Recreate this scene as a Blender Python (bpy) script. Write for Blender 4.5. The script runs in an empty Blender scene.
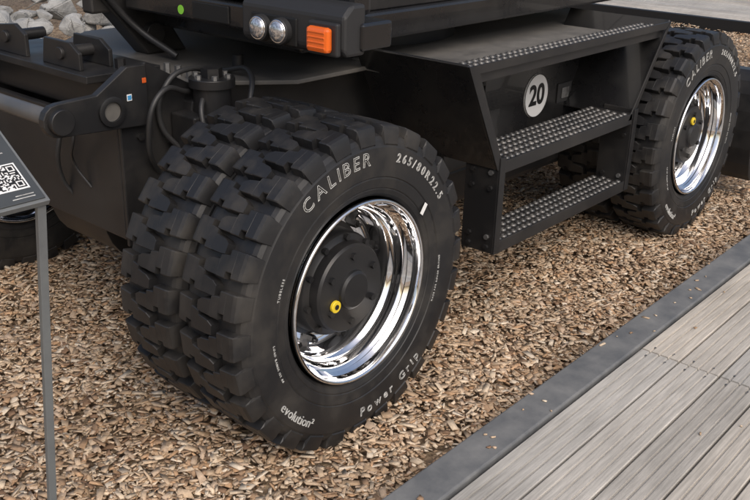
import bpy, bmesh, math, random
import numpy as np
from mathutils import Vector, Matrix
random.seed(7); rng=np.random.default_rng(11)
S=bpy.context.scene; C=S.collection
S.view_settings.view_transform='Standard'; S.view_settings.look='None'; S.view_settings.exposure=0

# ------------------------------------------------------------ materials
def mat(name,col,rough=.5,metal=0.0,noise=None,bump=None,spec=.5,coat=0):
    m=bpy.data.materials.new(name); m.use_nodes=True; nt=m.node_tree; N=nt.nodes; L=nt.links
    b=N['Principled BSDF']; b.inputs['Base Color'].default_value=(*col,1); b.inputs['Roughness'].default_value=rough
    b.inputs['Metallic'].default_value=metal; b.inputs['Specular IOR Level'].default_value=spec
    b.inputs['Coat Weight'].default_value=coat
    tc=N.new('ShaderNodeTexCoord')
    if noise:  # (scale, colour2, lo, hi, roughness2)
        sc,c2,lo,hi,r2=noise
        n=N.new('ShaderNodeTexNoise'); n.inputs['Scale'].default_value=sc; n.inputs['Detail'].default_value=8; n.inputs['Roughness'].default_value=.65
        L.new(tc.outputs['Object'],n.inputs['Vector'])
        r=N.new('ShaderNodeMapRange'); r.inputs['From Min'].default_value=lo; r.inputs['From Max'].default_value=hi
        L.new(n.outputs['Fac'],r.inputs['Value'])
        mx=N.new('ShaderNodeMix'); mx.data_type='RGBA'; mx.inputs['A'].default_value=(*col,1); mx.inputs['B'].default_value=(*c2,1)
        L.new(r.outputs['Result'],mx.inputs['Factor']); L.new(mx.outputs['Result'],b.inputs['Base Color'])
        r3=N.new('ShaderNodeMapRange'); r3.inputs['To Min'].default_value=rough; r3.inputs['To Max'].default_value=r2
        L.new(r.outputs['Result'],r3.inputs['Value']); L.new(r3.outputs['Result'],b.inputs['Roughness'])
    if bump:
        sc,st,dist=bump
        n=N.new('ShaderNodeTexNoise'); n.inputs['Scale'].default_value=sc; n.inputs['Detail'].default_value=5
        L.new(tc.outputs['Object'],n.inputs['Vector'])
        bp=N.new('ShaderNodeBump'); bp.inputs['Strength'].default_value=st; bp.inputs['Distance'].default_value=dist
        L.new(n.outputs['Fac'],bp.inputs['Height']); L.new(bp.outputs['Normal'],b.inputs['Normal'])
    return m
M_black=mat('black_paint',(.012,.012,.013),.40,0,(3.5,(.034,.031,.028),.45,.78,.60),(60,.05,.002))
M_gloss=mat('black_gloss_paint',(.011,.011,.012),.27,0,(4,(.026,.025,.023),.45,.8,.45),coat=.3)
M_deckmetal=mat('dusty_sky_grey_plate',(.060,.058,.056),.5,0,(5,(.13,.122,.11),.35,.7,.7),(40,.08,.002))  # sky reflection painted into the grey base; lighter noise patches are dust
M_alu=mat('dusty_sky_lit_walkway',(.085,.082,.078),.5,.0,(6,(.17,.16,.145),.35,.7,.7),(40,.08,.002))  # walkway colour lightened to stand for reflected sky, with dust noise on top
M_plastic=mat('black_plastic',(.022,.022,.023),.5,0,None,(300,.15,.001))
M_rubber=mat('tyre_rubber',(.013,.013,.014),.46,0,(6,(.045,.040,.034),.46,.76,.74),(90,.14,.002))
M_chrome=mat('chrome',(.90,.90,.91),.045,1.0,(30,(.78,.77,.76),.5,.8,.12))
M_steel=mat('worn_steel',(.30,.30,.30),.42,.8,(25,(.12,.12,.12),.4,.7,.6))
M_tube=mat('grey_tube_paint',(.07,.07,.07),.35,0,(9,(.11,.105,.10),.4,.7,.55))
M_grey=mat('grey_sign_steel',(.17,.18,.18),.45,.2,(12,(.13,.135,.14),.4,.7,.55))
M_white=mat('white_marking',(.50,.50,.48),.6,0,(45,(.22,.215,.205),.45,.72,.7))
M_signwhite=mat('white_sticker',(.75,.75,.74),.4)
M_blackmark=mat('black_marking',(.012,.012,.012),.5)
M_yellow=mat('yellow_cap',(.75,.55,.03),.4)
M_green=mat('green_sticker',(.22,.55,.05),.5)
M_orange=mat('orange_lens',(.75,.13,.012),.12,0,None,None,coat=.8)
M_red=mat('orange_reflector',(.5,.09,.02),.3)
M_blue=mat('blue_sticker',(.05,.25,.5),.4)
M_lens=mat('lamp_reflector',(.8,.8,.82),.12,.85,(120,(.35,.36,.38),.45,.6,.3))
M_rock=mat('limestone_rock',(.20,.20,.195),.9,0,(5.5,(.38,.375,.36),.35,.65,.9),(9,.7,.04))
M_kerb=mat('slate_grey_kerb',(.11,.115,.12),.6,0,(9,(.21,.21,.205),.35,.75,.75),(120,.2,.002))
M_panel=mat('sign_panel_dark',(.045,.05,.053),.35,0,(4,(.06,.065,.068),.4,.7,.45))
M_grill=mat('panel_shadow_black',(.006,.006,.006),.6)

def attr_mat(name,attr,grain=None,rough=.8,bump=(60,.4,.003)):
    m=bpy.data.materials.new(name); m.use_nodes=True; nt=m.node_tree; N=nt.nodes; L=nt.links
    b=N['Principled BSDF']; b.inputs['Roughness'].default_value=rough; b.inputs['Specular IOR Level'].default_value=.2
    a=N.new('ShaderNodeVertexColor'); a.layer_name=attr
    tc=N.new('ShaderNodeTexCoord'); mp=N.new('ShaderNodeMapping'); L.new(tc.outputs['Object'],mp.inputs['Vector'])
    if grain: mp.inputs['Scale'].default_value=grain
    n=N.new('ShaderNodeTexNoise'); n.inputs['Scale'].default_value=bump[0]; n.inputs['Detail'].default_value=7; n.inputs['Roughness'].default_value=.7
    L.new(mp.outputs['Vector'],n.inputs['Vector'])
    r=N.new('ShaderNodeMapRange'); r.inputs['From Min'].default_value=.3; r.inputs['From Max'].default_value=.7; r.inputs['To Min'].default_value=.72; r.inputs['To Max'].default_value=1.22
    L.new(n.outputs['Fac'],r.inputs['Value'])
    n2=N.new('ShaderNodeTexNoise'); n2.inputs['Scale'].default_value=2.2; n2.inputs['Detail'].default_value=6; L.new(tc.outputs['Object'],n2.inputs['Vector'])
    r2=N.new('ShaderNodeMapRange'); r2.inputs['From Min'].default_value=.35; r2.inputs['From Max'].default_value=.7; r2.inputs['To Min'].default_value=.82; r2.inputs['To Max'].default_value=1.12
    L.new(n2.outputs['Fac'],r2.inputs['Value'])
    mm=N.new('ShaderNodeMath'); mm.operation='MULTIPLY'; L.new(r.outputs['Result'],mm.inputs[0]); L.new(r2.outputs['Result'],mm.inputs[1])
    v=N.new('ShaderNodeVectorMath'); v.operation='SCALE'; L.new(a.outputs['Color'],v.inputs[0]); L.new(mm.outputs[0],v.inputs['Scale'])
    L.new(v.outputs['Vector'],b.inputs['Base Color'])
    bp=N.new('ShaderNodeBump'); bp.inputs['Strength'].default_value=bump[1]; bp.inputs['Distance'].default_value=bump[2]
    L.new(n.outputs['Fac'],bp.inputs['Height']); L.new(bp.outputs['Normal'],b.inputs['Normal'])
    return m
M_chip=attr_mat('wood_chip','Col',None,.9,(90,.3,.002))
M_board=attr_mat('weathered_board','Col',(1.2,22,22),.8,(5,.35,.002))

# ------------------------------------------------------------ helpers
def link(o,parent=None):
    C.objects.link(o)
    if parent: o.parent=parent
    return o
def empty(name):
    o=bpy.data.objects.new(name,None); o.empty_display_size=.2; C.objects.link(o); return o
def meshobj(name,verts,faces,m,parent=None,bevel=0,smooth=False,angle=35):
    me=bpy.data.meshes.new(name); me.from_pydata([tuple(v) for v in verts],[],faces)
    bm=bmesh.new(); bm.from_mesh(me); bmesh.ops.recalc_face_normals(bm,faces=bm.faces); bm.to_mesh(me); bm.free()
    me.materials.append(m); o=bpy.data.objects.new(name,me); link(o,parent)
    if smooth:
        me.polygons.foreach_set('use_smooth',[True]*len(me.polygons)); me.set_sharp_from_angle(angle=math.radians(angle))
    if bevel:
        b=o.modifiers.new('bevel','BEVEL'); b.width=bevel; b.segments=2; b.limit_method='ANGLE'; b.angle_limit=math.radians(30)
    return o
def box(name,x0,x1,y0,y1,z0,z1,m,parent=None,bevel=.004):
    v=[(x,y,z) for x in (x0,x1) for y in (y0,y1) for z in (z0,z1)]
    f=[(0,1,3,2),(4,6,7,5),(0,4,5,1),(2,3,7,6),(0,2,6,4),(1,5,7,3)]
    return meshobj(name,v,f,m,parent,bevel)
def prism(name,poly,axis,a,b,m,parent=None,bevel=.004):
    """poly: 2D outline in the two other axes (x,z)/(y,z)/(x,y), extruded a..b along axis."""
    def p3(p,t):
        if axis=='y': return (p[0],t,p[1])
        if axis=='x': return (t,p[0],p[1])
        return (p[0],p[1],t)
    n=len(poly); v=[p3(p,a) for p in poly]+[p3(p,b) for p in poly]
    f=[tuple(range(n)),tuple(range(2*n-1,n-1,-1))]+[(i,(i+1)%n,n+(i+1)%n,n+i) for i in range(n)]
    return meshobj(name,v,f,m,parent,bevel)
def slab(name,p,q,r_,s,th,m,parent=None,bevel=.003):
    """four corner points, thickness th along the normal"""
    P=[Vector(a) for a in (p,q,r_,s)]; nrm=(P[1]-P[0]).cross(P[3]-P[0]).normalized()*th
    v=P+[a+nrm for a in P]
    f=[(0,1,2,3),(7,6,5,4),(0,4,5,1),(1,5,6,2),(2,6,7,3),(3,7,4,0)]
    return meshobj(name,v,f,m,parent,bevel)
def cyl(name,a,b,r,m,parent=None,n=24,r2=None,bevel=.002,smooth=True):
    a=Vector(a);b=Vector(b); d=(b-a).normalized(); r2=r if r2 is None else r2
    t=Vector((0,0,1)) if abs(d.z)<.9 else Vector((1,0,0)); u=d.cross(t).normalized(); w=d.cross(u)
    v=[];
    for c,rr in ((a,r),(b,r2)):
        for i in range(n):
            an=2*math.pi*i/n; v.append(c+u*math.cos(an)*rr+w*math.sin(an)*rr)
    f=[tuple(range(n)),tuple(range(2*n-1,n-1,-1))]+[(i,(i+1)%n,n+(i+1)%n,n+i) for i in range(n)]
    return meshobj(name,v,f,m,parent,bevel if n>8 else 0,smooth)
def tube(name,pts,r,m,parent=None):
    cu=bpy.data.curves.new(name,'CURVE'); cu.dimensions='3D'; cu.bevel_depth=r; cu.bevel_resolution=4; cu.resolution_u=12; cu.use_fill_caps=True
    sp=cu.splines.new('BEZIER'); sp.bezier_points.add(len(pts)-1)
    for bp,p in zip(sp.bezier_points,pts): bp.co=p; bp.handle_left_type='AUTO'; bp.handle_right_type='AUTO'
    cu.materials.append(m); o=bpy.data.objects.new(name,cu); return link(o,parent)
def revolve_geo(profile,n):
    v=[];f=[]
    for i in range(n):
        a=2*math.pi*i/n; c,s=math.cos(a),math.sin(a)
        for r,y in profile: v.append((r*c,y,r*s))
    k=len(profile)
    for i in range(n):
        j=(i+1)%n
        for q in range(k-1): f.append((i*k+q,i*k+q+1,j*k+q+1,j*k+q))
    return v,f
def arr_mesh(name,V,F,m,cols=None):
    """V (n,3), F (k,4)"""
    me=bpy.data.meshes.new(name); me.vertices.add(len(V)); me.vertices.foreach_set('co',V.astype(np.float32).ravel())
    me.loops.add(F.size); me.loops.foreach_set('vertex_index',F.astype(np.int32).ravel())
    me.polygons.add(len(F)); me.polygons.foreach_set('loop_start',np.arange(len(F),dtype=np.int32)*4)
    me.update(calc_edges=True); me.materials.append(m)
    if cols is not None:
        ca=me.color_attributes.new('Col','FLOAT_COLOR','POINT'); ca.data.foreach_set('color',cols.astype(np.float32).ravel())
    o=bpy.data.objects.new(name,me); C.objects.link(o); return o

# ------------------------------------------------------------ ground
def hfield(x,y):
    return .012*np.sin(x*3.1+1.3)*np.cos(y*2.7)+.008*np.sin(x*7.3+y*5.1)+.006*np.cos(x*13.+y*-9.)
m=bpy.data.materials.new('ground_wood_litter'); m.use_nodes=True; nt=m.node_tree;N=nt.nodes;L=nt.links
b=N['Principled BSDF']; b.inputs['Roughness'].default_value=.9
tc=N.new('ShaderNodeTexCoord'); vo=N.new('ShaderNodeTexVoronoi'); vo.inputs['Scale'].default_value=38; L.new(tc.outputs['Object'],vo.inputs['Vector'])
cr=N.new('ShaderNodeValToRGB'); cr.color_ramp.elements[0].color=(.16,.105,.065,1); cr.color_ramp.elements[1].color=(.44,.33,.22,1)
sp=N.new('ShaderNodeSeparateColor'); L.new(vo.outputs['Color'],sp.inputs['Color']); L.new(sp.outputs['Red'],cr.inputs['Fac']); L.new(cr.outputs['Color'],b.inputs['Base Color'])
bp=N.new('ShaderNodeBump'); bp.inputs['Distance'].default_value=.02; L.new(vo.outputs['Distance'],bp.inputs['Height']); L.new(bp.outputs['Normal'],b.inputs['Normal'])
g=meshobj('ground',[(-150,-150,-.02),(150,-150,-.02),(150,150,-.02),(-150,150,-.02)],[(0,1,2,3)],m)

def chips(n,x0,x1,y0,y1,lmin,lmax,zt,z0=None):
    x=rng.uniform(x0,x1,n); y=rng.uniform(y0,y1,n)
    Ln=rng.uniform(lmin,lmax,n)*(.5+.9*rng.random(n)**2); W=Ln*rng.uniform(.22,.7,n); W=np.clip(W,.004,.020*lmax/.042); T=rng.uniform(.0015,.005,n)
    yaw=rng.uniform(0,2*np.pi,n); tx=rng.normal(0,.24,n); ty=rng.normal(0,.20,n)
    if z0 is not None: tx*=.2; ty*=.2
    z=hfield(x,y)+rng.random(n)**.6*zt-.012 if z0 is None else np.full(n,z0)
    base=np.array([[sx,sy,sz] for sz in (-1,1) for sx,sy in ((-1,-1),(1,-1),(1,1),(-1,1))],float)*.5
    loc=np.repeat(base[None],n,0)
    jit=rng.uniform(-.25,.25,(n,4,2)); loc[:,:4,:2]+=jit; loc[:,4:,:2]+=jit*.8+rng.uniform(-.05,.05,(n,4,2))
    loc[:,:,0]*=Ln[:,None]; loc[:,:,1]*=W[:,None]; loc[:,:,2]*=T[:,None]
    # tilt
    cxx,sxx=np.cos(tx)[:,None],np.sin(tx)[:,None]; Y=loc[:,:,1]*cxx-loc[:,:,2]*sxx; Z=loc[:,:,1]*sxx+loc[:,:,2]*cxx; loc[:,:,1]=Y;loc[:,:,2]=Z
    cyy,syy=np.cos(ty)[:,None],np.sin(ty)[:,None]; X=loc[:,:,0]*cyy+loc[:,:,2]*syy; Z=-loc[:,:,0]*syy+loc[:,:,2]*cyy; loc[:,:,0]=X;loc[:,:,2]=Z
    cw,sw=np.cos(yaw)[:,None],np.sin(yaw)[:,None]; X=loc[:,:,0]*cw-loc[:,:,1]*sw; Y=loc[:,:,0]*sw+loc[:,:,1]*cw
    P=np.stack([X+x[:,None],Y+y[:,None],loc[:,:,2]+z[:,None]],-1).reshape(-1,3)
    fb=np.array([[3,2,1,0],[4,5,6,7],[0,1,5,4],[1,2,6,5],[2,3,7,6],[3,0,4,7]])
    F=(fb[None]+(np.arange(n)*8)[:,None,None]).reshape(-1,4)
    pal=np.array([[.56,.42,.29],[.48,.34,.22],[.65,.52,.38],[.37,.245,.155],[.52,.39,.28],[.70,.59,.46],[.24,.15,.095],[.50,.32,.19]])
    c=pal[rng.choice(8,n,p=[.22,.18,.17,.11,.13,.07,.05,.07])]*rng.uniform(.85,1.12,(n,1))
    cols=np.ones((n,8,4)); cols[:,:,:3]=c[:,None,:]
    return P,F,cols.reshape(-1,4)
parts=[chips(88000,-1.4,3.3,-.34,2.4,.012,.042,.030),chips(22000,-1.4,3.3,2.4,7,.022,.055,.03),chips(42000,3.3,10.0,-.34,6.5,.022,.052,.03),
       chips(34,-1.0,3.5,-.46,-.35,.010,.030,0,.1245),chips(22,-.2,3.5,-1.4,-.5,.010,.026,0,.1215)]
off=0;V=[];F=[];K=[]
for P,f,c in parts: V.append(P);F.append(f+off);K.append(c);off+=len(P)
V=np.concatenate(V);F=np.concatenate(F);K=np.concatenate(K)
arr_mesh('wood_chips',V,F,M_chip,K)

# ------------------------------------------------------------ deck
deck=empty('timber_deck')
def boards(name,x0,x1,y_start,count,w,ztop,parent,gap=.007,axis='x'):
    VV=[];FF=[];KK=[]; vi=0
    for k in range(count):
        ya=y_start-k*w; yb=ya-w+gap
        prof=[]; ng=3; fl=(ya-yb)
        prof.append((ya,ztop-.03)); prof.append((ya,ztop-.003)); prof.append((ya-.003,ztop))
        for g_ in range(ng):
            c=ya-fl*(g_+1)/(ng+1); prof+= [(c+.0045,ztop),(c+.0025,ztop-.006),(c-.0025,ztop-.006),(c-.0045,ztop)]
        prof+=[(yb+.003,ztop),(yb,ztop-.003),(yb,ztop-.03)]
        base=np.array([.46,.43,.385])*random.uniform(.86,1.12)+np.array([.02,.008,-.005])*random.uniform(-1,1)
        dx=random.uniform(-.002,.002); dz=random.uniform(-.0015,.0015)
        n=len(prof)
        for x in (x0+dx,x1+dx):
            for (yy,zz) in prof:
                VV.append((x,yy,zz+dz) if axis=='x' else (yy,x,zz+dz)); KK.append((*base,1))
        for i in range(n): FF.append((vi+i,vi+(i+1)%n,vi+n+(i+1)%n,vi+n+i))
        FF.append(tuple(range(vi,vi+n))); FF.append(tuple(range(vi+2*n-1,vi+n-1,-1)))
        vi+=2*n
    o=meshobj(name,VV,FF,M_board,parent)
    ca=o.data.color_attributes.new('Col','FLOAT_COLOR','POINT'); ca.data.foreach_set('color',np.array(KK,dtype=np.float32).ravel())
    return o
ZD=.118
boards('boards_near',-2.6,.950,-.478,18,.142,ZD,deck)
boards('boards_far',.956,4.6,-.478,18,.142,ZD,deck)
boards('boards_end',4.606,8.0,-.478,18,.142,ZD,deck)
box('substructure',-2.6,8.0,-3.0,-.482,-.015,.085,M_grill,deck,0)
box('kerb_beam',-2.6,8.0,-.466,-.348,-.02,.122,M_kerb,deck,.006)
for xs in (.95-.035,.956+.035,4.57,4.64):
    for k in range(18):
        for q in (.035,.105):
            cyl('screw',(xs,-.478-k*.142-q,ZD-.001),(xs,-.478-k*.142-q,ZD+.0012),.0035,M_steel,deck,8,bevel=0)
d2=empty('timber_deck')
boards('boards',-5,14,16,46,.142,.12,d2,axis='y')
box('kerb_beam',9.35,9.45,-5,14,-.02,.13,M_grill,d2,.004)

# ------------------------------------------------------------ rocks
def rock_mesh(name,items):
    VV=[];FF=[];o=0
    for (cx_,cy_,cz,s) in items:
        bm=bmesh.new(); k=random.randint(14,22)
        sc=Vector((random.uniform(.75,1.2),random.uniform(.75,1.2),random.uniform(.55,.9)))*s
        for i in range(k):
            v=Vector((random.gauss(0,1),random.gauss(0,1),random.gauss(0,1))).normalized()*random.uniform(.85,1.05)
            bm.verts.new((v.x*sc.x,v.y*sc.y,v.z*sc.z))
        r=bmesh.ops.convex_hull(bm,input=bm.verts)
        junk=[e for e in r['geom_interior'] if isinstance(e,bmesh.types.BMVert)]
        bmesh.ops.delete(bm,geom=junk,context='VERTS')
        bmesh.ops.bevel(bm,geom=bm.edges[:],offset=s*.05,segments=2,affect='EDGES')
        bm.verts.index_update()
        for v in bm.verts: VV.append((v.co.x+cx_,v.co.y+cy_,v.co.z+cz))
        for f in bm.faces: FF.append(tuple(v.index+o for v in f.verts))
        o+=len(bm.verts); bm.free()
    return meshobj(name,VV,FF,M_rock)
items=[]
for i in range(560):
    x=random.uniform(-.5,7.5); t=random.random(); y=5.1+t*4.0+.12*x; s=random.uniform(.08,.20)
    items.append((x,y,min(t*1.6,1.0)*.75+random.uniform(-.05,.12)+.03,s))
rock_mesh('rock_pile',items)

# ------------------------------------------------------------ excavator
EX=empty('wheeled_excavator')
WD=.248; WB=2.482; GW=.022
# tyre mesh
def tyre_mesh():
    side=[(.2860,.040),(.291,.022),(.300,.013),(.312,.0085),(.316,.0095),(.319,.007),(.345,.003),(.349,.0045),(.352,.0018),(.385,0.0),(.425,.0),(.436,.002),(.440,.0045),(.453,.0088),(.465,.017),(.470,.030),(.471,.07),(.4715,.1)]
    prof=side+[(.472,WD/2)]+[(r,WD-y) for r,y in reversed(side)]
    v,f=revolve_geo(prof,120); nc=len(f); V=list(v);Fc=list(f)
    n=28; pitch=2*math.pi/n
    # (y, r_top, start, end) in pitch units, outline with square notches
    st=[(.002,.446,-.33,.25),(.0055,.464,-.345,.27),(.0095,.483,-.355,.29),(.014,.4935,-.36,.30),(.024,.4972,-.36,.31),
        (.050,.498,-.35,.32),(.0505,.498,-.35,.19),(.072,.499,-.34,.20),(.0725,.499,-.20,.36),(.102,.5,-.16,.36),(.1025,.5,-.06,.35),(.138,.4995,-.01,.35),(.154,.4985,.08,.33)]
    for side_ in (0,1):
        for k in range(n):
            th0=pitch*(k+.5*side_)+random.uniform(-.003,.003)
            o=len(V); m_=len(st)
            for i_,(y,rt,a0,a1) in enumerate(st):
                yy=y if side_==0 else WD-y
                rb=.466 if rt>=.4915 else rt-.022
                if rt<.466: rb=rt-.010
                for ring in (0,1):
                    r=rt if ring==0 else rb; g_=.0 if ring==0 else .02
                    s0,s1=a0-g_,a1+g_
                    for j in range(4):
                        t=s0+(s1-s0)*(0,.04,.96,1)[j]
                        rr=r-(.0022 if (ring==0 and j in (0,3)) else 0)
                        a=th0+pitch*t
                        yb=yy+((.008 if side_==0 else -.008) if (ring==1 and y<.01) else 0)
                        V.append((rr*math.cos(a),yb,rr*math.sin(a)))
            def id(i,ring,j): return o+i*8+ring*4+j
            for i in range(m_-1):
                for j in range(3): Fc.append((id(i,0,j),id(i,0,j+1),id(i+1,0,j+1),id(i+1,0,j)))
                Fc.append((id(i,0,0),id(i+1,0,0),id(i+1,1,0),id(i,1,0)))
                Fc.append((id(i,0,3),id(i,1,3),id(i+1,1,3),id(i+1,0,3)))
            for i in (0,m_-1):
                for j in range(3): Fc.append((id(i,0,j),id(i,1,j),id(i,1,j+1),id(i,0,j+1)))
    me=bpy.data.meshes.new('tyre'); me.from_pydata(V,[],Fc)
    bm=bmesh.new(); bm.from_mesh(me); bmesh.ops.recalc_face_normals(bm,faces=bm.faces); bm.to_mesh(me); bm.free()
    me.materials.append(M_rubber)
    me.polygons.foreach_set('use_smooth',[True]*len(me.polygons)); me.set_sharp_from_angle(angle=math.radians(16))
    return me
TY=tyre_mesh()
def rim_mesh():
    prof=[(.262,.050),(.2835,.026),(.2875,.016),(.2880,.009),(.2850,.004),(.2800,.004),(.2765,.010),(.2735,.030),(.2715,.046),(.2660,.054),(.2560,.058),(.2530,.066),(.2500,.085),(.2470,.098),(.2400,.104),(.2330,.112),(.2290,.135),(.2270,.170),(.2220,.182),(.2120,.187),(.19,.189),(.16,.190),(.12,.190)]
    v,f=revolve_geo(prof,128)
    me=bpy.data.meshes.new('rim'); me.from_pydata(v,[],f)
    bm=bmesh.new(); bm.from_mesh(me); bmesh.ops.recalc_face_normals(bm,faces=bm.faces)
    bm.to_mesh(me); bm.free(); me.materials.append(M_chrome)
    me.polygons.foreach_set('use_smooth',[True]*len(me.polygons)); me.set_sharp_from_angle(angle=math.radians(60)); return me
RM=rim_mesh()
def hub_mesh():
    prof=[(.185,.1885),(.185,.182),(.178,.176),(.168,.174),(.165,.110),(.160,.100),(.148,.096),(.142,.092),(.140,.062),(.134,.054),(.068,.050),(.062,.048),(.060,.040),(.052,.034),(.0,.032)]
    v,f=revolve_geo(prof,64); 
    def ring(count,rad,y0,y1,r,ph=0,n=6):
        nonlocal v,f
        for k in range(count):
            a=2*math.pi*k/count+ph; cx_,cz=rad*math.cos(a),rad*math.sin(a); o=len(v)
            for y in (y0,y1):
                for i in range(n):
                    b_=2*math.pi*i/n; v.append((cx_+r*math.cos(b_),y,cz+r*math.sin(b_)))
            f.append(tuple(range(o,o+n))); f+= [(o+i,o+(i+1)%n,o+n+(i+1)%n,o+n+i) for i in range(n)]
    ring(10,.152,.084,.098,.010,.2); ring(6,.105,.042,.054,.011,.5); ring(10,.202,.168,.190,.013,.1); ring(10,.202,.156,.190,.007,.1,8)
    me=bpy.data.meshes.new('hub'); me.from_pydata(v,[],f)
    bm=bmesh.new(); bm.from_mesh(me); bmesh.ops.remove_doubles(bm,verts=bm.verts,dist=1e-5); bmesh.ops.recalc_face_normals(bm,faces=bm.faces); bm.to_mesh(me); bm.free(); me.materials.append(M_black)
    me.polygons.foreach_set('use_smooth',[True]*len(me.polygons)); me.set_sharp_from_angle(angle=math.radians(30)); return me
HB=hub_mesh()
# lettering
def char_mesh(ch,size,outline):
    cu=bpy.data.curves.new('c','FONT'); cu.body=ch; cu.size=size; cu.resolution_u=3
    if outline: cu.fill_mode='NONE'; cu.bevel_depth=outline; cu.bevel_resolution=1
    else: cu.extrude=.001
    o=bpy.data.objects.new('c',cu); C.objects.link(o); bpy.context.view_layer.update()
    dg=bpy.context.evaluated_depsgraph_get(); me=bpy.data.meshes.new_from_object(o.evaluated_get(dg))
    bpy.data.objects.remove(o); return me
def arc_text(texts):
    V=[];F=[]
    for (s,size,r,ang,up_out,outline,track) in texts:
        ms=[]
        for ch in s:
            if ch==' ': ms.append((None,size*.3)); continue
            me=char_mesh(ch,size,outline); xs=[v.co.x for v in me.vertices]; ms.append((me,max(xs)-min(xs)+0))
        tot=sum(w for _,w in ms)+track*size*(len(ms)-1); pos=-tot/2
        for me,w in ms:
            if me:
                xs=[v.co.x for v in me.vertices]; x0=min(xs); c=pos+w/2
                a=math.radians(ang)+(-c/r if up_out else c/r)
                o=len(V)
                rot=a-math.pi/2 if up_out else a+math.pi/2
                for v in me.vertices:
                    lx=v.co.x-x0-w/2; ly=v.co.y
                    px=r*math.cos(a)+lx*math.cos(rot)-ly*math.sin(rot); pz=r*math.sin(a)+lx*math.sin(rot)+ly*math.cos(rot)
                    rr=math.hypot(px,pz); ys=0.0 if rr>.385 else (.385-rr)*.085
                    V.append((px,-.0012-v.co.z+ys,pz))
                for p in me.polygons: F.append(tuple(i+o for i in p.vertices))
            pos+=w+track*size
    me=bpy.data.meshes.new('lettering'); me.from_pydata(V,[],F); me.materials.append(M_white); return me
LT=arc_text([('CALIBER',.056,.390,108,True,.0010,.22),('265/80R22.5',.036,.396,52,True,.0010,.28),
             ('evolution²',.040,.418,226,False,0,.1),('Power Grip',.042,.416,290,False,.0010,.30),('TUBELESS',.012,.352,160,True,0,.25),
             ('MADE FOR ROUGH GROUND',.009,.362,350,False,0,.3),('LOAD RANGE 152 A8',.010,.368,195,False,0,.3)])
def put(name,me,loc,rotz=0,roty=0):
    o=bpy.data.objects.new(name,me); o.location=loc; o.rotation_euler=(0,roty,rotz); return link(o,EX)
for i,(x,ph) in enumerate(((0,0),(WB,.22))):
    for k,(y) in enumerate((0,WD+GW)):
        put('tyre_%d%d'%(i,k),TY,(x,y,.498),0,ph+.09*k)
        put('tyre_far_%d%d'%(i,k),TY,(x,2.45-y,.498),math.pi,ph+.05*k)
    put('rim_%d'%i,RM,(x,0,.498)); put('rim_far_%d'%i,RM,(x,2.45,.498),math.pi)
    put('rim_inner_%d'%i,RM,(x,2*WD+GW,.498),math.pi); put('rim_far_inner_%d'%i,RM,(x,2.45-2*WD-GW,.498))
    put('hub_%d'%i,HB,(x,0,.498)); put('hub_far_%d'%i,HB,(x,2.45,.498),math.pi)
    o=put('tyre_lettering_%d'%i,LT,(x,0,.498),0,0 if i==0 else -.12)
    # yellow cap + label
    a=(-.078,-.030) if i==0 else (-.02,.075)
    cyl('hub_cap_%d'%i,(x+a[0],.040,.498+a[1]),(x+a[0],.051,.498+a[1]),.019,M_yellow,EX,20)
    cyl('hub_cap_dot_%d'%i,(x+a[0],.038,.498+a[1]),(x+a[0],.0405,.498+a[1]),.008,M_blackmark,EX,14,bevel=0)
for o in list(bpy.data.objects):
    if o.name.startswith('tyre_') : o.scale=(1.012,1,1.012)
slab('tyre_label',(.248,-.0015,.688),(.260,-.0015,.678),(.284,-.0005,.708),(.272,-.0005,.718),.001,M_signwhite,EX,0)

# axles
for x in (0,WB):
    cyl('axle_tube',(x,.5,.50),(x,1.95,.50),.095,M_black,EX)
    cyl('axle_diff',(x,1.05,.50),(x,1.40,.50),.19,M_black,EX)
    for yy in (.62,1.83): box('knuckle',x-.11,x+.11,yy-.07,yy+.07,.36,.68,M_black,EX,.02)
# chassis
prism('chassis_frame',[(-.10,.60),(-.02,.95),(.15,.985),(2.75,.985),(2.95,.90),(2.95,.60),(2.6,.48),(.3,.48)],'y',.74,1.71,M_black,EX,.006)
prism('chassis_top_plate',[(.02,.80),(.02,1.65),(.32,1.88),(2.42,1.88),(2.7,1.6),(2.7,.85),(2.42,.56),(2.30,.275),(.66,.275),(.645,.58),(.30,.58)],'z',.985,1.0,M_deckmetal,EX,.003)
box('walkway_plate',.70,2.28,.285,.70,1.0,1.006,M_alu,EX,.002)
box('locker_body',.98,2.20,.45,.74,.54,.982,M_black,EX,.008)
box('locker_door',1.22,1.98,.438,.449,.585,.955,M_gloss,EX,.004)
box('locker_latch_plate',1.80,1.92,.430,.438,.70,.79,M_plastic,EX,.003)
box('locker_latch',1.83,1.89,.424,.430,.72,.77,M_steel,EX,.003)
for zz in (.64,.90): cyl('hinge',(1.205,.44,zz-.03),(1.205,.44,zz+.03),.01,M_black,EX,12)
box('under_tank',.75,2.05,.5,.74,.36,.535,M_black,EX,.03)
# 20 sign
cyl('speed_disc',(1.62,.434,.765),(1.62,.438,.765),.098,M_signwhite,EX,48,bevel=0)
v,f=revolve_geo([(.098,0),(.093,0)],48)
o=meshobj('speed_disc_ring',[(a+1.62,.4325,c+.765) for a,b_,c in v],f,M_blackmark,EX)
def flat_text(name,s,size,loc,m,parent,rot=(math.pi/2,0,0),bold=.0):
    cu=bpy.data.curves.new(name,'FONT'); cu.body=s; cu.size=size; cu.align_x='CENTER'; cu.align_y='CENTER'; cu.extrude=.0006; cu.offset=bold
    cu.materials.append(m); o=bpy.data.objects.new(name,cu); o.location=loc; o.rotation_euler=rot; return link(o,parent)
flat_text('speed_digits','20',.125,(1.62,.4325,.765),M_blackmark,EX,bold=.0035)
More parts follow.
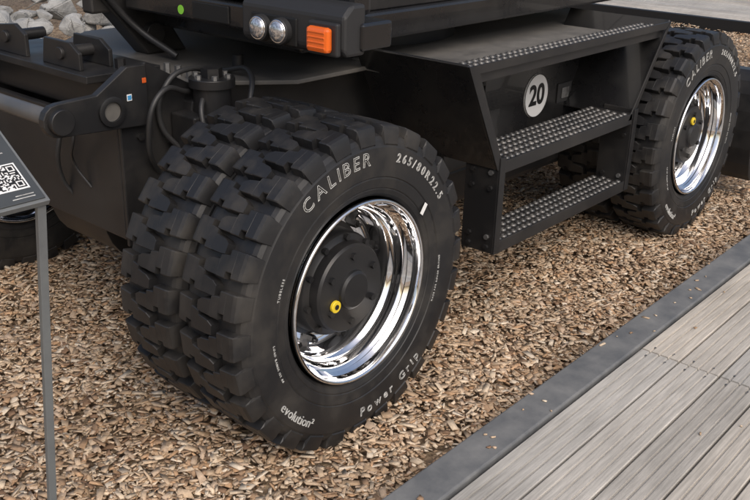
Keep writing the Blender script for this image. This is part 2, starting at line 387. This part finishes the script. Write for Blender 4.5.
# steps assembly
def tread(name,x0,x1,y0,y1,z,nrow,pitch=.036):
    box(name+'_plate',x0,x1,y0,y1,z-.006,z,M_black,EX,.001)
    box(name+'_lip',x0,x1,y0-.006,y0,z-.045,z+.004,M_black,EX,.002)
    V=[];F=[]
    nx=int((x1-x0-.02)/pitch); 
    for i in range(nx):
        for j in range(nrow):
            cx_=x0+.02+(i+.5+(.0 if j%2==0 else .5))*pitch; 
            if cx_>x1-.014: continue
            cy_=y0+(y1-y0)*(j+.5)/nrow
            prof=[(.0135,z),(.0105,z+.0055),(.0065,z+.0055),(.0055,z+.0008)]
            n=10;o=len(V)
            for q in range(n):
                a=2*math.pi*q/n
                for r,zz in prof: V.append((cx_+r*math.cos(a),cy_+r*math.sin(a),zz))
            for q in range(n):
                p=(q+1)%n
                for t in range(3): F.append((o+q*4+t,o+p*4+t,o+p*4+t+1,o+q*4+t+1))
    meshobj(name+'_studs',V,F,M_stud,EX,0,True,50)
M_stud=mat('worn_stud',(.08,.08,.08),.38,.5,(18,(.20,.19,.18),.4,.7,.55))
tread('top_step',.66,2.16,.12,.235,1.052,3)
tread('middle_step',.835,1.875,.10,.30,.70,5)
tread('lower_step',.86,1.90,.10,.25,.385,4)
slab('front_wing_plate',(.60,.10,1.075),(.82,.10,.675),(.82,.60,.675),(.60,.60,1.075),.012,M_gloss,EX)
slab('rear_wing_plate',(2.15,.10,1.075),(1.88,.10,.675),(1.88,.60,.675),(2.15,.60,1.075),-.012,M_gloss,EX)
prism('front_wing_flange',[(.60,1.075),(.82,.675),(.86,.675),(.665,1.045),(2.10,1.045),(2.14,1.075)],'y',.094,.10,M_black,EX,.001)
prism('rear_wing_flange',[(1.84,.675),(1.88,.675),(2.15,1.075),(2.105,1.040)],'y',.094,.10,M_black,EX,.001)
for x in (.835,1.89):
    box('step_hanger',x-.006,x+.006,.095,.24,.345,.72,M_black,EX,.003)
    box('step_hanger_flange',x-.006,x+.03,.089,.095,.345,.72,M_black,EX,.002)
    for zz in (.66,.60,.41,.37):
        cyl('hanger_bolt',(x-.016,.125,zz),(x-.006,.125,zz),.010,M_steel if zz in (.66,.41) else M_black,EX,6,bevel=0)
        cyl('hanger_bolt',(x-.016,.205,zz),(x-.006,.205,zz),.010,M_black,EX,6,bevel=0)
box('lower_step_back',.84,1.885,.235,.243,.33,.385,M_black,EX,.002)
# front head: plates, lugs, tube
box('head_plate',-.27,-.245,.80,1.68,.52,.90,M_black,EX,.006)
prism('head_side_near',[(-.27,.50),(-.27,1.06),(-.16,1.09),(.06,.97),(.06,.55)],'y',.785,.80,M_black,EX,.004)
prism('head_side_far',[(-.27,.50),(-.27,1.06),(-.16,1.09),(.06,.97),(.06,.55)],'y',1.68,1.695,M_black,EX,.004)
def lug(name,y0,y1):
    out=[(-.18,1.09),(-.18,.90),(-.48,.915)]+[(-.49+.05*math.cos(a),.965+.05*math.sin(a)) for a in np.linspace(-math.pi/2,-3*math.pi/2,8)]+[(-.36,1.02),(-.25,1.09)]
    o=prism(name,out,'y',y0,y1,M_black,EX,.003)
    v,f=revolve_geo([(.030,0),(.046,0),(.046,-.010),(.040,-.012),(.030,-.012),(.030,0)],36)
    meshobj(name+'_eye_ring',[(a-.315,y0+b_,c+.965) for a,b_,c in v],f,M_black,EX,0,True,40)
    cyl(name+'_eye',(-.315,y0-.003,.965),(-.315,y0-.0005,.965),.030,M_deckmetal,EX,28,bevel=0)
    return o
lug('drawbar_lug',.755,.783); lug('drawbar_lug_far',1.697,1.725)
cyl('drawbar_tube',(-.49,.74,.965),(-.49,1.75,.965),.026,M_tube,EX)
cyl('drawbar_pin',(-.49,.73,.965),(-.49,.76,.965),.038,M_black,EX)
box('head_cross_plate',-.30,-.02,.90,1.6,1.02,1.045,M_black,EX,.003)
box('head_inner_block',-.22,-.04,.84,1.64,.90,1.015,M_black,EX,.008)
prism('head_bracket',[(.98,1.045),(.98,1.10),(1.03,1.13),(1.18,1.13),(1.20,1.045)],'x',-.27,-.255,M_black,EX,.003)
prism('head_bracket_b',[(1.30,1.045),(1.30,1.12),(1.36,1.15),(1.52,1.13),(1.54,1.045)],'x',-.27,-.255,M_black,EX,.003)
cyl('hook_pin',(-.28,1.08,1.09),(-.13,1.08,1.09),.02,M_black,EX); cyl('hook_pin_b',(-.28,1.42,1.10),(-.13,1.42,1.10),.02,M_black,EX)
prism('head_bracket_c',[(.98,1.045),(.98,1.10),(1.03,1.13),(1.18,1.13),(1.20,1.045)],'x',-.16,-.145,M_black,EX,.003)
for yy in (.95,1.25,1.56): cyl('head_bolt',(-.14,yy,1.045),(-.14,yy,1.075),.018,M_black,EX,6,bevel=0)
for yy in (.84,.90,.96): cyl('valve_stud',(.05,yy,1.0),(.05,yy,1.035),.012,M_steel,EX,6,bevel=0)
box('info_sticker',-.257,-.240,.7535,.755,.987,1.007,M_signwhite,EX,0)
box('info_sticker_blue',-.255,-.242,.7525,.7535,.990,1.004,M_blue,EX,0)
box('side_reflector',-.199,-.184,.752,.755,1.034,1.050,M_red,EX,.002)
for (xx,zz) in ((-.20,.86),(-.20,.60),(-.08,.60),(-.08,.82),(.0,.70)): cyl('head_side_bolt',(xx,.775,zz),(xx,.785,zz),.013,M_black,EX,6,bevel=0)
# steering kingpin and cylinder
cyl('kingpin',(.03,.70,.62),(.03,.70,1.00),.062,M_black,EX)
cyl('kingpin_cap',(.03,.70,1.00),(.03,.70,1.03),.075,M_black,EX)
cyl('kingpin_nut',(.03,.70,1.03),(.03,.70,1.06),.035,M_black,EX,6)
for a in range(6):
    an=a*math.pi/3; cyl('kingpin_bolt',(.03+.055*math.cos(an),.70+.055*math.sin(an),1.03),(.03+.055*math.cos(an),.70+.055*math.sin(an),1.042),.010,M_steel,EX,6,bevel=0)
cyl('steering_cylinder',(-.10,.75,.56),(-.10,1.6,.56),.035,M_black,EX)
cyl('valve_block',(.28,.86,1.0),(.28,.86,1.05),.02,M_black,EX)
box('axle_bracket',-.08,-.02,.66,.78,.70,.92,M_black,EX,.006)
tube('hose_a',[(-.02,.76,.98),(-.16,.72,1.0),(-.20,.74,.85),(-.12,.80,.70)],.009,M_plastic,EX)
tube('hose_b',[(.0,.64,.66),(-.03,.63,.80),(-.05,.66,.93),(.0,.70,.99)],.009,M_plastic,EX)
tube('hose_c',[(-.255,1.1,.88),(-.30,1.1,.80),(-.29,1.12,.66),(-.25,1.1,.58)],.008,M_plastic,EX)
tube('hose_d',[(.12,.80,1.01),(.0,.77,1.05),(-.10,.76,1.02),(-.13,.77,.90),(-.06,.74,.78)],.009,M_plastic,EX)
tube('hose_e',[(.20,.84,1.01),(.16,.66,1.03),(.10,.60,.95),(.08,.62,.80)],.009,M_plastic,EX)
tube('cable',[(-.28,1.0,.92),(-.33,.96,.84),(-.30,1.02,.74),(-.27,.98,.66)],.005,M_plastic,EX)
# slewing ring and upper structure
cyl('slew_ring',(1.25,1.22,1.0),(1.25,1.22,1.10),.48,M_black,EX,64)
foot=[(.10,.15),(.10,1.25),(.45,1.5),(.85,2.3),(3.0,2.3),(3.05,.9),(2.8,.545),(.24,.545),(.18,.15)]
prism('upper_body',foot,'z',1.27,1.95,M_gloss,EX,.02)
prism('upper_base_nose',[(.08,.10),(.08,1.22),(.21,1.31),(.21,.10)],'z',1.185,1.262,M_gloss,EX,.008)
prism('upper_base',[(.24,.50),(.24,1.33),(.42,1.45),(.85,2.33),(3.03,2.33),(3.1,.85),(2.86,.50)],'z',1.105,1.205,M_gloss,EX,.012)
prism('upper_base_ledge',[(.25,.53),(.25,1.33),(.43,1.45),(.86,2.31),(3.01,2.31),(3.07,.87),(2.84,.53)],'z',1.206,1.269,M_black,EX,.004)
prism('belly_plate',[(.16,.18),(.16,1.15),(.21,1.20),(.21,.18)],'z',1.165,1.185,M_black,EX,.004)
for xx in (1.1,1.9): box('body_seam',xx,xx+.006,.541,.546,1.30,1.93,M_grill,EX,0)
# lamp housing
prism('lamp_housing',[(.03,1.172),(.015,1.19),(.015,1.285),(.05,1.315),(.105,1.315),(.105,1.172)],'y',.11,.53,M_plastic,EX,.010)
box('lamp_recess',.009,.016,.290,.480,1.182,1.262,M_grill,EX,.004)
for yy in (.430,.345):
    cyl('headlamp_ring',(-.012,yy,1.222),(.012,yy,1.222),.038,M_plastic,EX,32)
    cyl('headlamp_bezel',(-.016,yy,1.222),(-.011,yy,1.222),.034,M_chrome,EX,32)
    v,f=revolve_geo([(.030,0),(.027,-.004),(.018,-.008),(.008,-.010),(0,-.0105)],28)
    meshobj('headlamp_lens',[(-.0165+b_,yy+a,1.222+c) for a,b_,c in v],f,M_lens,EX,0,True,80)
box('indicator_base',-.004,.016,.120,.232,1.176,1.268,M_plastic,EX,.006)
box('indicator_lens',-.030,-.003,.134,.216,1.187,1.257,M_orange,EX,.010)
for kz in (1.199,1.213,1.227,1.241): box('indicator_lens_rib',-.032,-.029,.142,.208,kz,kz+.005,M_orange,EX,.0015)
cyl('green_sticker',(.078,.905,1.215),(.0795,.905,1.215),.015,M_green,EX,24,bevel=0)
box('body_vent',.074,.080,.66,.84,1.195,1.25,M_grill,EX,.003)
# front boom foot at the slot
prism('boom_foot',[(1.28,1.165),(1.28,1.9),(1.34,1.9),(1.34,1.165)],'x',-.02,.5,M_black,EX,.01)
prism('linkage_arm',[(.38,1.0),(.20,1.0),(.10,1.12),(-.22,1.48),(-.12,1.56),(.25,1.20)],'y',1.27,1.36,M_black,EX,.008)
cyl('linkage_pin',(.22,1.24,1.08),(.22,1.39,1.08),.04,M_black,EX)
cyl('linkage_pin_b',(.0,1.24,1.29),(.0,1.39,1.29),.03,M_steel,EX)
tube('boom_hose',[(-.2,1.25,1.5),(-.02,1.24,1.28),(.12,1.23,1.12),(.20,1.1,1.02)],.012,M_plastic,EX)
# rear dozer blade
cur=[(3.26+.10*math.cos(t)+.0,.40+.30*math.sin(t)) for t in np.linspace(math.radians(100),math.radians(260),9)]
out=cur+[(3.30,.10),(3.36,.10),(3.40,.70),(3.26,.71)]
prism('dozer_blade',out,'y',-.03,2.48,M_black,EX,.004)
box('blade_arm_a',2.9,3.18,.85,.95,.35,.5,M_black,EX,.01); box('blade_arm_b',2.9,3.18,1.5,1.6,.35,.5,M_black,EX,.01)

# ------------------------------------------------------------ info sign
SG=empty('info_sign')
th=math.radians(33); Bx,By,Bz=-1.098,-.25,1.13; dp=.42; wd=.62
n=Vector((0,-math.sin(th),math.cos(th))); up=Vector((0,math.cos(th),math.sin(th)))
B=Vector((Bx,By,Bz)); X=Vector((-1,0,0))
def onp(a,b_,h): return B+X*a+up*b_+n*h
def psl(name,a0,a1,b0,b1,h0,h1,m):
    v=[onp(a,b_,h) for a in (a0,a1) for b_ in (b0,b1) for h in (h0,h1)]
    f=[(0,1,3,2),(4,6,7,5),(0,4,5,1),(2,3,7,6),(0,2,6,4),(1,5,7,3)]
    return meshobj(name,v,f,m,SG,.001 if h1-h0>.002 else 0)
psl('frame',0,wd,0,dp,-.012,0,M_grey)
psl('panel',.006,wd-.006,.006,dp-.006,0,.003,M_panel)
# QR code
qa,qb,qs=.022,.036,.052; 
psl('qr_ground',qa-.003,qa+qs+.003,qb-.003,qb+qs+.003,.003,.0036,M_signwhite)
V=[];F=[]; nq=21; c=qs/nq
for i in range(nq):
    for j in range(nq):
        fin=(i<7 and j<7) or (i<7 and j>=nq-7) or (i>=nq-7 and j>=nq-7)
        if fin:
            li=i if i<7 else i-(nq-7); lj=j if j<7 else j-(nq-7)
            on=(li in(0,6) or lj in (0,6) or (2<=li<=4 and 2<=lj<=4))
        else: on=random.random()<.5
        if on:
            o=len(V); a=qa+i*c; b_=qb+j*c
            V+=[onp(a,b_,.0042),onp(a+c,b_,.0042),onp(a+c,b_+c,.0042),onp(a,b_+c,.0042)]; F.append((o,o+1,o+2,o+3))
meshobj('qr_modules',V,F,M_blackmark,SG)
for k in range(8): psl('text_line',.025,.025+random.uniform(.10,.16),.115+k*.014,.1170+k*.014,.003,.0036,M_white)
psl('text_line_small',.020,.060,.014,.0156,.003,.0036,M_white); psl('text_line_small',.020,.052,.020,.0216,.003,.0036,M_white)
for xo in (0.0,-.60):
    slab('leg',(Bx+xo-.018,By+.012,Bz-.012),(Bx+xo-.002,By+.012,Bz-.012),(Bx+xo-.020,By+.150,-.02),(Bx+xo-.036,By+.150,-.02),.010,M_grey,SG,.001)
    box('foot_plate',Bx+xo-.09,Bx+xo+.05,By+.08,By+.21,-.01,.012,M_grey,SG,.002)
    psl('leg_arm',-xo+.002,-xo+.016,.01,dp-.03,-.03,-.012,M_grey)

# ------------------------------------------------------------ light
el,az=math.radians(46),math.radians(208)   # azimuth of sun measured from +Y clockwise
sd=Vector((math.sin(az)*math.cos(el),math.cos(az)*math.cos(el),math.sin(el)))
W=bpy.data.worlds.new('World'); S.world=W; W.use_nodes=True; nt=W.node_tree
sk=nt.nodes.new('ShaderNodeTexSky'); sk.sky_type='NISHITA'; sk.sun_disc=False; sk.sun_elevation=el; sk.sun_rotation=az
sk.air_density=1.0; sk.dust_density=5.0; sk.ozone_density=1.0
bg=nt.nodes['Background']; bg.inputs['Strength'].default_value=.15; nt.links.new(sk.outputs['Color'],bg.inputs['Color'])
sl=bpy.data.lights.new('sun','SUN'); sl.energy=1.5; sl.angle=math.radians(55); sl.color=(1,.98,.95)
so=bpy.data.objects.new('sun',sl); C.objects.link(so); so.rotation_euler=(-sd).to_track_quat('-Z','Y').to_euler(); so.location=(0,-3,6)

# ------------------------------------------------------------ camera
yaw,pitch,roll=.8677,.3939,.028
f_=Vector((math.sin(yaw)*math.cos(pitch),math.cos(yaw)*math.cos(pitch),-math.sin(pitch)))
r_=Vector((math.cos(yaw),-math.sin(yaw),0)); u_=r_.cross(f_)
r2=r_*math.cos(roll)+u_*math.sin(roll); u2=-r_*math.sin(roll)+u_*math.cos(roll)
cd=bpy.data.cameras.new('cam'); cd.lens=907.07/750*36; cd.sensor_width=36; cd.clip_end=500; cd.clip_start=.05
co=bpy.data.objects.new('camera',cd); C.objects.link(co)
Mx=Matrix((( r2.x,u2.x,-f_.x,-1.8354),(r2.y,u2.y,-f_.y,-1.5901),(r2.z,u2.z,-f_.z,1.6493),(0,0,0,1)))
co.matrix_world=Mx; S.camera=co
